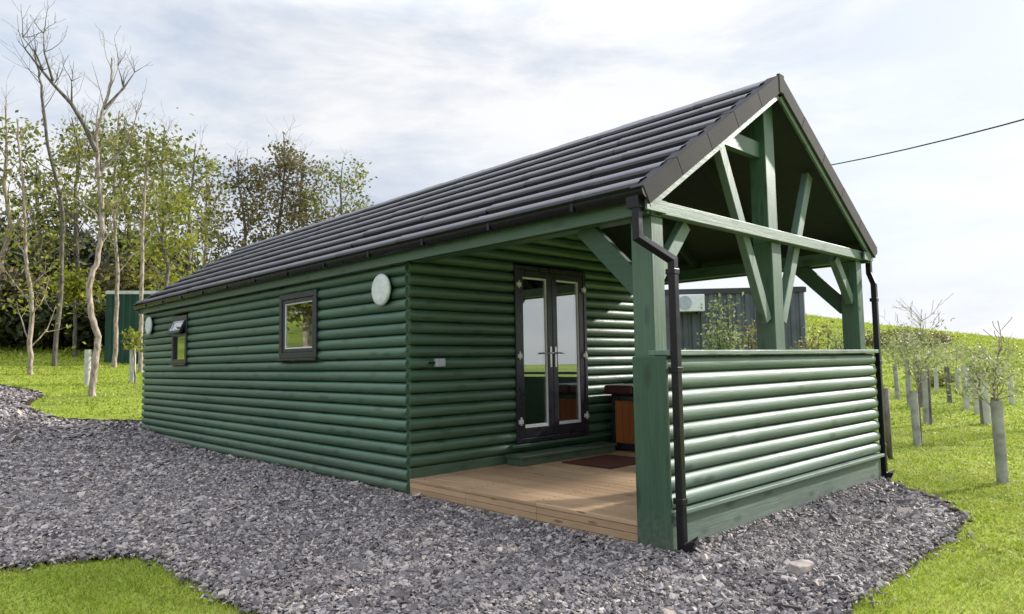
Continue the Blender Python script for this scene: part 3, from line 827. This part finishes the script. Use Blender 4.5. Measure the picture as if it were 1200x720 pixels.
def make_tree(name, label, cat, group, path, r0, leafmat, bark, branch_from=.3, nb=14, blen=.28, maxlev=2, leaf=.085, per=16, spread=.28, lo_angle=.6, bare=0, kids=(3, 4), keep=1.0, r_end=.02):
    """path: trunk points from the ground up (world)"""
    path = [Vector(p) for p in path]; base = path[0].copy()
    t_ = thing(name, label, cat, tuple(base), 0, group)
    H = path[-1].z - base.z
    # refine the trunk
    pts = []; N = 5
    for i in range(len(path) - 1):
        for k in range(N): pts.append(path[i].lerp(path[i + 1], k / N) + Vector((random.gauss(0, .012), random.gauss(0, .012), 0)) * (1 if i + k else 0))
    pts.append(path[-1])
    rad = [r0 * (1.25 if i == 0 else 1) * (1 - i / (len(pts) - 1)) ** .75 + r_end for i in range(len(pts))]
    m = MB(); m.tube([p - base for p in pts], rad, 8, cap=False)
    tips = []
    for k in range(nb):
        f = branch_from + (1 - branch_from) * (k + random.random()) / nb; i = min(len(pts) - 2, int(f * (len(pts) - 1)))
        p = pts[i] - base; tdir = (pts[i + 1] - pts[i]).normalized()
        a = k * 2.4 + random.uniform(-.5, .5)
        d = Vector((math.cos(a), math.sin(a), lo_angle + random.uniform(-.2, .4))) + tdir * .5 * f
        grow(m, p, d, H * blen * (1.15 - .65 * f) * random.uniform(.75, 1.2), rad[i] * .38, 1, tips, maxlev, 6, kids=kids)
    tr = m.build('trunk', bark, t_, fix=False)
    if leafmat:
        tips = [tuple(p) for p in tips if p.z > .12 * H]
        if bare: tips = [p for p in tips if p[2] < H * (1 - bare)]
        tips = [p for p in tips if random.random() < keep]
        V = leaves(tips, leaf, per, spread)
        fast_mesh('crown', V, 4, [(0,1,2,3)], leafmat, t_)
    return t_
def trunk_px(pix, d, base_z=True):
    """trunk seen at these photo pixels, standing d metres away"""
    pts = [at(u, v, d) for u, v in pix]
    pts[0].z = ground_z(pts[0].x, pts[0].y) - .05
    return pts
def gz(u, v, d):
    p = at(u, v, d); p.z = ground_z(p.x, p.y); return p
TG = 'trees on the lawn and in the wood left of the cabin'
# the slim pale birch that stands alone on the lawn
make_tree('birch_tree', 'tall crooked pale barked tree with bare forked top standing alone on the lawn', 'tree', TG,
    trunk_px([(108,462),(111,430),(115,395),(106,365),(104,335),(114,305),(120,270),(118,225),(114,180),(112,160),(122,125),(131,95),(131,68)], 21.7), .07, L_OLIVE, BARK_PALE, .45, 13, .2, 2, .075, 5, .3, 1.1, .38, (2, 3))
t_ = bpy.data.objects['birch_tree']; base = t_.location
m = MB()
for pix, r in (([(113,178),(97,148),(84,122),(66,100),(50,82),(38,60)], .07), ([(62,95),(52,62),(52,40)], .035), ([(50,82),(44,62),(28,46)], .03), ([(122,128),(146,104),(158,84)], .045), ([(84,122),(80,95)], .03), ([(146,104),(140,78)], .02), ([(117,200),(150,170),(163,135)], .04)):
    p = [at(u, v, 21.7) - Vector(base) + Vector((random.gauss(0, .05), random.gauss(0, .05), 0)) * (i > 0) for i, (u, v) in enumerate(pix)]
    m.tube(p, [max(.008, r * (1 - .75 * i / (len(p) - 1))) for i in range(len(p))], 6, cap=False)
    tips = []
    for q in p[1:]:
        for k in range(3): grow(m, q, (random.gauss(0, .6), random.gauss(0, .6), 1), random.uniform(.4, .9), .013, 1, tips, 2, 5, kids=(2, 3))
m.build('limb', BARK_GREY, t_, fix=False)
make_tree('lawn_tree', 'slender forked tree with sparse orange leaves at the left edge of the lawn', 'tree', TG,
    trunk_px([(36,440),(35,400),(37,345),(30,300),(29,250),(24,190),(20,140)], 26), .055, L_YELLOW, BARK_PALE, .12, 18, .16, 2, .07, 5, .3, .7, .3, (2, 3), .8)
make_tree('lawn_tree', 'leaning slim tree with a bare twiggy top behind the pale birch', 'tree', TG,
    trunk_px([(64,425),(72,330),(74,250),(56,170),(48,100),(40,60)], 28), .06, L_OLIVE, BARK_GREY, .35, 14, .2, 2, .085, 8, .35, .8, .25, (2, 3))
make_tree('lawn_tree', 'thin pale trunked tree growing in front of the green shed', 'tree', TG,
    trunk_px([(134,421),(136,380),(138,320),(133,250),(136,180),(140,130)], 27.5), .06, L_OLIVE, BARK_PALE, .42, 14, .2, 2, .085, 12, .36, .8, .1, (2, 3))
make_tree('lawn_tree', 'straight thin tree rising behind the far corner of the cabin roof', 'tree', TG,
    trunk_px([(165,425),(166,340),(167,260),(172,200),(176,150)], 26), .055, L_OLIVE, BARK_PALE, .4, 14, .22, 2, .085, 12, .36, .8, .05, (2, 3))
make_tree('young_tree', 'small young tree with a round yellow green crown in front of the hedge', 'tree', TG,
    trunk_px([(88,414),(88,385),(87,350),(86,338)], 30), .06, L_YELLOW, BARK_GREY, .5, 14, .42, 1, .09, 18, .22, .5, 0, (2, 3))
WOOD = [  # base u, top v, distance, leaf, label
 (5, 125, 33, L_OLIVE, 'leafy olive tree cut by the left edge of the view'),
 (48, 190, 36, L_DARK, 'dark crowned tree deep in the wood at far left'),
 (88, 140, 34, L_OLIVE, 'broad olive green tree behind the pale birch'),
 (118, 140, 37, L_OLIVE, 'tall olive tree directly behind the green shed'),
 (150, 138, 38, L_BROWN, 'brown green tree standing behind the thin pale trunks'),
 (190, 150, 35, L_OLIVE, 'fine twigged olive tree left of the gap in the wood'),
 (222, 168, 33, L_OLIVE, 'olive tree just above the low end of the roof'),
 (236, 205, 40, L_BROWN, 'sparse small tree in the gap between the two groups'),
 (196, 215, 30, L_YELLOW, 'low yellow leafed tree beside the roof corner'),
 (285, 182, 37, L_BROWN, 'loose brown leafed tree left in the group behind the roof'),
 (325, 158, 38, L_BROWN, 'dense reddish brown tree in the middle of the group behind the roof'),
 (356, 178, 40, L_BROWN, 'twiggy brown green tree right of the reddish one behind the roof'),
 (402, 190, 38, L_OLIVE, 'open olive tree at the right end of the group behind the roof'),
 (432, 240, 42, L_BROWN, 'smallest sparse tree at the right end above the roof')]
for u, v, d, lm, lab in WOOD:
    b = gz(u, 400, d); top = at(u + random.uniform(-6, 6), v, d); H = top.z - b.z
    pth = [b - Vector((0, 0, .1))]
    for k in range(1, 7):
        f = k / 6; p = b.lerp(top, f); pth.append(p + Vector((random.gauss(0, .12), random.gauss(0, .12), 0)) * (1 - .3 * f))
    right = u > 245
    make_tree('woodland_tree', lab, 'tree', 'trees of the wood behind the lawn and roof', pth, .05 + .006 * H, lm, BARK_GREY if random.random() < .6 else BARK_PALE, .25, 17 if not right else 16, .27, 2, .10, 15 if not right else 22, .28 if not right else .33, .75, .06, (3, 4), .50 if not right else .75)
for x, y, h, lm, lab in ((-5.2, 25, 9, L_OLIVE, 'olive tree left of the view, mirrored in the small far window of the cabin'), (-9.3, 23.5, 6, L_OLIVE, 'olive tree left of the view, mirrored in the nearer cabin window'), (-10.7, 26, 7.5, L_BROWN, 'brown green tree left of the view, mirrored in the nearer cabin window'), (-12.3, 29, 8, L_DARK, 'dark tree left of the view, mirrored in the nearer cabin window')):
    z = ground_z(x, y); make_tree('woodland_tree', lab, 'tree', 'trees of the wood behind the lawn and roof', [(x, y, z - .1), (x + .1, y, z + h * .3), (x - .1, y + .1, z + h * .6), (x, y, z + h)], .14, lm, BARK_PALE, .25, 14, .27, 2, .13, 18, .42, .75, .06, (3, 4))
z = ground_z(24, -3.1)
t_ = thing('slender_tree', 'slender dense tree right of the view whose crown shades the porch deck', 'tree', (24, -3.1, z))  # unseen tree, its crown placed and sized to shade the deck
MB().tube([(0, 0, -.1), (.05, 0, 4), (-.04, .03, 8), (0, 0, 13.2)], [.16, .12, .09, .03], 8).build('trunk', BARK_GREY, t_)
tips = []
while len(tips) < 420:
    p = rng.uniform(-1, 1, 3)
    if (p ** 2).sum() < 1: tips.append((p[0] * 1.2, p[1] * .98, 12.1 - z + p[2] * 1.75))
fast_mesh('crown', leaves(tips, .11, 22, .16), 4, [(0,1,2,3)], L_OLIVE, t_)
def shrub(name, label, cat, group, c, rx, h, lm, stems=14, per=40, leaf=.07, spread=.16, bark=BARK_DARK, lift=.25):
    t_ = thing(name, label, cat, tuple(c), 0, group); m = MB(); tips = []
    for k in range(stems):
        a = k * 2.39996; e = math.sqrt((k + .5) / stems); d = Vector((math.cos(a) * e * rx * .9, math.sin(a) * e * rx * .9, h * (1 - .55 * e * e) * random.uniform(.8, 1.05)))
        st = Vector((math.cos(a) * .15 * rx, math.sin(a) * .15 * rx, -.05)); mid = st.lerp(d, .5) + Vector((0, 0, .08 * h))
        m.tube([st, mid, d], [.02, .014, .006], 5, cap=False)
        for f in (.35, .6, .85, 1):
            q = (st.lerp(mid, f * 2) if f < .5 else mid.lerp(d, f * 2 - 1)); 
            if q.z > lift * h * .5: tips.append(tuple(q))
    m.build('stem', bark, t_, fix=False)
    fast_mesh('foliage', leaves(tips, leaf, per, spread), 4, [(0,1,2,3)], lm, t_)
    return t_
HG = 'dark shrubs along the edge of the wood'
for u, d, rx, h, lm, lab in ((-12, 33, 2.2, 2.6, L_DARK, 'dark evergreen shrub half cut off by the left edge'), (20, 33.5, 2.0, 3.4, L_BROWN, 'tall brown green shrub left of the slender forked tree'), (52, 32.5, 1.8, 2.2, L_DARK, 'low dark shrub between the forked tree and the yellow young tree'),
     (84, 34, 2.0, 3.2, L_OLIVE, 'olive shrub behind the small yellow young tree'), (112, 32.5, 1.5, 2.0, L_DARK, 'dark shrub against the left side of the green shed'), (150, 35, 2.4, 4.2, L_BROWN, 'brown green bush behind the roof of the green shed'), (190, 34, 2.0, 3.4, L_YELLOW, 'bright yellow green bush between the green shed and the cabin roof'), (232, 36, 2.4, 3.4, L_OLIVE, 'olive bush rising just behind the cabin roof')):
    shrub('hedge_shrub', lab, 'shrub', HG, gz(u, 410, d), rx, h * .78, lm, 30, 42, .15, .32)
for u, d, rx, h, lab in ((5, 46, 5, 4.5, 'dark mass of shrubs deep in the wood at the left edge'), (75, 47, 5, 4.5, 'dark mass of shrubs deep in the wood behind the pale birch'), (145, 47, 5, 4.5, 'dark mass of shrubs deep in the wood behind the shed')):
    shrub('thicket', lab, 'thicket', 'thickets deep in the wood', gz(u, 400, d), rx, h * .75, L_DARK, 50, 60, .28, .7)
# planting seen through the porch
for u, v, d, rx, ht, lm, lab, st in ((846, 372, 12.5, .42, 353, L_SAGE, 'pale sage green bush seen through the left porch opening', 22),
     (884, 380, 13.5, .45, 376, L_BRACKEN, 'brownish green shrub next to the king post behind the porch rail', 14),
     (955, 380, 14, .6, 383, L_BRACKEN, 'tawny shrub seen through the right porch opening', 14),
     (988, 385, 15.5, .6, 387, L_SAGE, 'low pale shrub beside the right porch post', 14)):
    b = gz(u, v, d); shrub('wild_shrub', lab, 'shrub', 'wild shrubs behind the porch', b, rx, at(u, ht, d).z - b.z, lm, st, 34, .034, .13)
shrub('hollow_bush', 'low dark bush in the hollow between the sapling cluster and the white tube guards', 'bush', None, gz(1100, 452, 27), .7, .45, L_OLIVE, 12, 24, .045, .12)
for u, d, rx, h, lab in ((1036, 42, 1.5, .7, 'brown bracken clump on the hill right of the porch'), (1062, 44, 1.6, .7, 'brown bracken clump on the hill behind the saplings'), (1090, 46, 1.3, .5, 'brown bracken clump farthest right on the hill')):
    shrub('bracken_clump', lab, 'bracken', 'bracken clumps on the hill', gz(u, 410, d), rx, h, L_BRACKEN, 16, 26, .08, .2)

# young trees in guard tubes on the right hand lawn and bare guards
GG = 'young trees in tube guards on the right hand lawn'
def guard_tube(parent, h, r, mat):
    m = MB(); n = 12; lean = (random.gauss(0, .02), random.gauss(0, .02))
    m.tube([(0, 0, -.03), (lean[0] * .5, lean[1] * .5, h / 2), (lean[0], lean[1], h)], [r, r * 1.02, r * 1.05], n, cap=False)
    m.tube([(lean[0], lean[1], h), (lean[0], lean[1], h - .12)], [r * .9, r * .85], n, cap=False)
    return m.build('guard', mat, parent, fix=False)
def sapling(label, u, v, vt, d, r, mat, top_v, lm, stake=False, per=8, bush=1):
    b = gz(u, v, d); h = at(u, vt, d).z - b.z
    t_ = thing('guarded_sapling', label, 'sapling', tuple(b), random.uniform(0, 6), GG)
    guard_tube(t_, h, r, mat)
    if stake: MB().box((r + .005, -.02, -.1), (r + .045, .02, h * .93)).build('stake', STAKE, t_, .004)
    H = at(u, top_v, d).z - b.z
    m = MB(); tips = []; pts = [(0, 0, 0)]
    for k in range(1, 7): pts.append((random.gauss(0, .02) * k * .5, random.gauss(0, .02) * k * .5, H * k / 6))
    m.tube(pts, [.018 - .0022 * k for k in range(7)], 6, cap=False)
    for k in range(int(9 * bush)):
        f = random.uniform(h / H * .9, .97); i = min(5, int(f * 6)); p = Vector(pts[i]).lerp(Vector(pts[i + 1]), f * 6 - i)
        a = random.uniform(0, 6.28)
        grow(m, p, (math.cos(a), math.sin(a), random.uniform(.2, 1.1)), (H - h) * random.uniform(.25, .5) + .1, .008, 1, tips, 2, 5, kids=(2, 3))
    m.build('trunk', BARK_PALE, t_, fix=False)
    if lm:
        tips = [tuple(p) for p in tips if p[2] > h * .8 and p[2] < H * .9 and random.random() < .75]
        if tips: fast_mesh('crown', leaves(tips, .018 + .0009 * d, max(3, int(per * .75)), .05 + .004 * d), 4, [(0,1,2,3)], lm, t_)
    return t_
sapling('sapling with dry pale leaves in the nearest grey guard tube', 1175, 563, 470, 9.42, .058, GUARD, 395, L_PALE, False, 14, 1.6)
sapling('sapling in a dark guard tube just behind the nearest tube at the right edge', 1168, 510, 466, 14.5, .06, STAKE, 430, L_PALE)
sapling('slim guarded sapling with a dark stake in front of the sapling cluster', 1075, 520, 458, 12.7, .055, GUARD, 385, L_PALE, True, 10, 1.3)
sapling('guarded sapling with the tallest bare twigs right behind the staked one', 1086, 495, 427, 16.6, .06, GUARD, 362, L_PALE, True, 9, 1.5)
sapling('guarded sapling left of the tall twiggy one in the cluster', 1066, 475, 423, 20.6, .06, GUARD, 385, L_PALE, False, 9, 1.4)
sapling('guarded sapling farthest left in the cluster, close to the black downpipe', 1052, 466, 427, 22.6, .06, GUARD, 385, L_PALE, False, 9, 1.4)
sapling('thin guarded sapling with a dark tube in the middle of the cluster', 1080, 477, 423, 20.4, .055, STAKE, 388, L_PALE, False, 8, 1)
sapling('bare guarded sapling standing by the dark hollow', 1113, 471, 430, 21.9, .06, STAKE, 390, L_PALE, False, 2, .7)
sapling('guarded sapling with a dark stake in the row of three white tubes', 1157, 495, 434, 17.0, .07, GUARD_W, 405, L_PALE, True, 6, .8)
sapling('small guarded sapling far up the slope just right of the cluster', 1098, 462, 430, 25, .06, GUARD_W, 400, L_PALE, False, 8, .8)
sapling('small guarded sapling at the foot of the hill left of the white tube row', 1123, 462, 432, 26, .06, GUARD_W, 402, L_PALE, False, 8, .8)
sapling('small guarded sapling behind the crown of the nearest tree', 1186, 474, 440, 22, .06, GUARD_W, 405, L_PALE, False, 8, .9)
BG = 'bare tube guards on the right hand lawn'
for u, v, vt, d, r, mat, lab in ((1133, 479, 428, 20.2, .075, GUARD_W, 'whitish empty tube guard leaning at the left of the row of three'), (1146, 484, 434, 19.1, .075, GUARD_W, 'whitish empty tube guard in the middle of the row of three')):
    b = gz(u, v, d); t_ = tag(guard_tube(None, at(u, vt, d).z - b.z, r, mat), lab, 'tree guard', BG); t_.name = 'tree_guard'; t_.location = b; t_.rotation_euler = (random.gauss(0, .04), random.gauss(0, .04), 0)
for u, v, vt, d, mat, lab in ((1042, 535, 455, 10.98, STAKE, 'lone dark wooden stake on the grass next to the black downpipe'), (1143, 470, 419, 21.5, STAKE, 'dark wooden stake behind the row of white tube guards')):
    b = gz(u, v, d); h = at(u, vt, d).z - b.z
    o = MB().tube([(0, 0, -.1), (.0, 0, h * .5), (.005, 0, h)], [.045, .043, .04], 9).build('wooden_stake', mat); o.location = b; tag(o, lab, 'stake', 'wooden stakes on the right hand lawn')
for u, v, vt, d, lab in ((102, 450, 410, 23.7, 'white tube guard on the left lawn beside the pale birch'), (155, 447, 405, 24.0, 'white tube guard on the left lawn next to the cabin corner')):
    b = gz(u, v, d); o = guard_tube(None, at(u, vt, d).z - b.z, .085, GUARD_W); o.name = 'tree_guard'; o.location = b; tag(o, lab, 'tree guard', 'white tube guards on the left lawn')
b = gz(158, 447, 23.8)
make_tree('young_tree', 'small bright leafed sapling coming out of the guard by the cabin corner', 'tree', None, [b, at(157, 420, 23.8), at(155, 392, 23.8)], .02, L_YELLOW, BARK_GREY, .6, 8, .3, 1, .07, 6, .12, .6, 0, (1, 2), r_end=.005)

# ------------------------------------------------------------------ light
SUN_DIR = Vector((1, -.24, .46)).normalized()
el = math.asin(SUN_DIR.z)
w = bpy.data.worlds.new('World'); scn.world = w; w.use_nodes = True
nt = w.node_tree; bg = nt.nodes['Background']
sky = nt.nodes.new('ShaderNodeTexSky'); sky.sky_type = 'NISHITA'; sky.sun_disc = False
sky.sun_elevation = el; sky.sun_rotation = math.atan2(SUN_DIR.x, SUN_DIR.y); sky.air_density = 1; sky.dust_density = 1.5; sky.ozone_density = 1
tc = nt.nodes.new('ShaderNodeTexCoord')
def wn(scale, loc, sc, det, rough):
    mp = nt.nodes.new('ShaderNodeMapping'); mp.inputs['Scale'].default_value = sc; mp.inputs['Location'].default_value = loc; mp.inputs['Rotation'].default_value = (R(12), R(-16), R(35))
    nt.links.new(tc.outputs['Generated'], mp.inputs[0])
    n = nt.nodes.new('ShaderNodeTexNoise'); n.inputs['Scale'].default_value = scale; n.inputs['Detail'].default_value = det; n.inputs['Roughness'].default_value = rough; n.inputs['Distortion'].default_value = .3
    nt.links.new(mp.outputs[0], n.inputs['Vector']); return n.outputs['Fac']
def wramp(fac, stops):
    r = nt.nodes.new('ShaderNodeValToRGB')
    while len(r.color_ramp.elements) < len(stops): r.color_ramp.elements.new(.5)
    for e, (p, c) in zip(r.color_ramp.elements, stops): e.position = p; e.color = (*c, 1) if hasattr(c, '__len__') else (c, c, c, 1)
    nt.links.new(fac, r.inputs[0]); return r.outputs[0]
def wmix(fac, a, b):
    x = nt.nodes.new('ShaderNodeMix'); x.data_type = 'RGBA'
    for s, v in ((x.inputs[0], fac), (x.inputs[6], a), (x.inputs[7], b)):
        if hasattr(v, 'links'): nt.links.new(v, s)
        elif hasattr(v, '__len__'): s.default_value = (*v, 1)
        else: s.default_value = v
    return x.outputs[2]
sx0 = nt.nodes.new('ShaderNodeSeparateXYZ'); nt.links.new(tc.outputs['Generated'], sx0.inputs[0])
blue = wramp(sx0.outputs['Z'], [(0, (6.4, 6.9, 7.6)), (.25, (4.9, 5.9, 7.3)), (.6, (3.6, 4.9, 7.0))])
blue = wmix(.12, blue, sky.outputs[0])
cov = wramp(wn(1.25, (3, 1, 2), (1, 1, 2.6), 9, .58), [(.35, .22), (.47, .75), (.57, 1)])
shade = wramp(wn(2.6, (7, 2, 5), (1, 1, 3.6), 9, .6), [(.38, (4.8, 5.35, 6.3)), (.58, (7.4, 7.5, 7.65))])
c = wmix(cov, blue, shade)
# brighter veil of cloud round the sun
vm = nt.nodes.new('ShaderNodeVectorMath'); vm.operation = 'DOT_PRODUCT'; vm.inputs[1].default_value = SUN_DIR
nt.links.new(tc.outputs['Generated'], vm.inputs[0])
glow = wramp(vm.outputs['Value'], [(.45, 0), (.80, .16), (.93, .32), (1, .8)])
c = wmix(glow, c, (12, 11.8, 11.4))
# an overcast sky grows brighter towards the zenith
sx = nt.nodes.new('ShaderNodeSeparateXYZ'); nt.links.new(tc.outputs['Generated'], sx.inputs[0])
zen = wramp(sx.outputs['Z'], [(.44, 1 / 3.0), (.85, 1)])
vml = nt.nodes.new('ShaderNodeVectorMath'); vml.operation = 'MULTIPLY'; nt.links.new(c, vml.inputs[0]); nt.links.new(zen, vml.inputs[1])
vm2 = nt.nodes.new('ShaderNodeVectorMath'); vm2.operation = 'SCALE'; vm2.inputs['Scale'].default_value = 3.0; nt.links.new(vml.outputs[0], vm2.inputs[0])
c = vm2.outputs[0]
nt.links.new(c, bg.inputs['Color']); bg.inputs['Strength'].default_value = .10
sd = bpy.data.lights.new('sun', 'SUN'); sd.energy = 4.8; sd.angle = R(1.2); sd.color = (1, .955, .89)
so = link(bpy.data.objects.new('sun', sd)); so.rotation_euler = SUN_DIR.to_track_quat('Z', 'Y').to_euler(); so.location = (10, -5, 12)

vs_ = scn.view_settings; vs_.view_transform = 'Standard'; vs_.look = 'None'; vs_.gamma = 1; vs_.exposure = .36; vs_.use_curve_mapping = False
scn.cycles.max_bounces = 8; scn.cycles.transparent_max_bounces = 12; scn.cycles.use_denoising = True
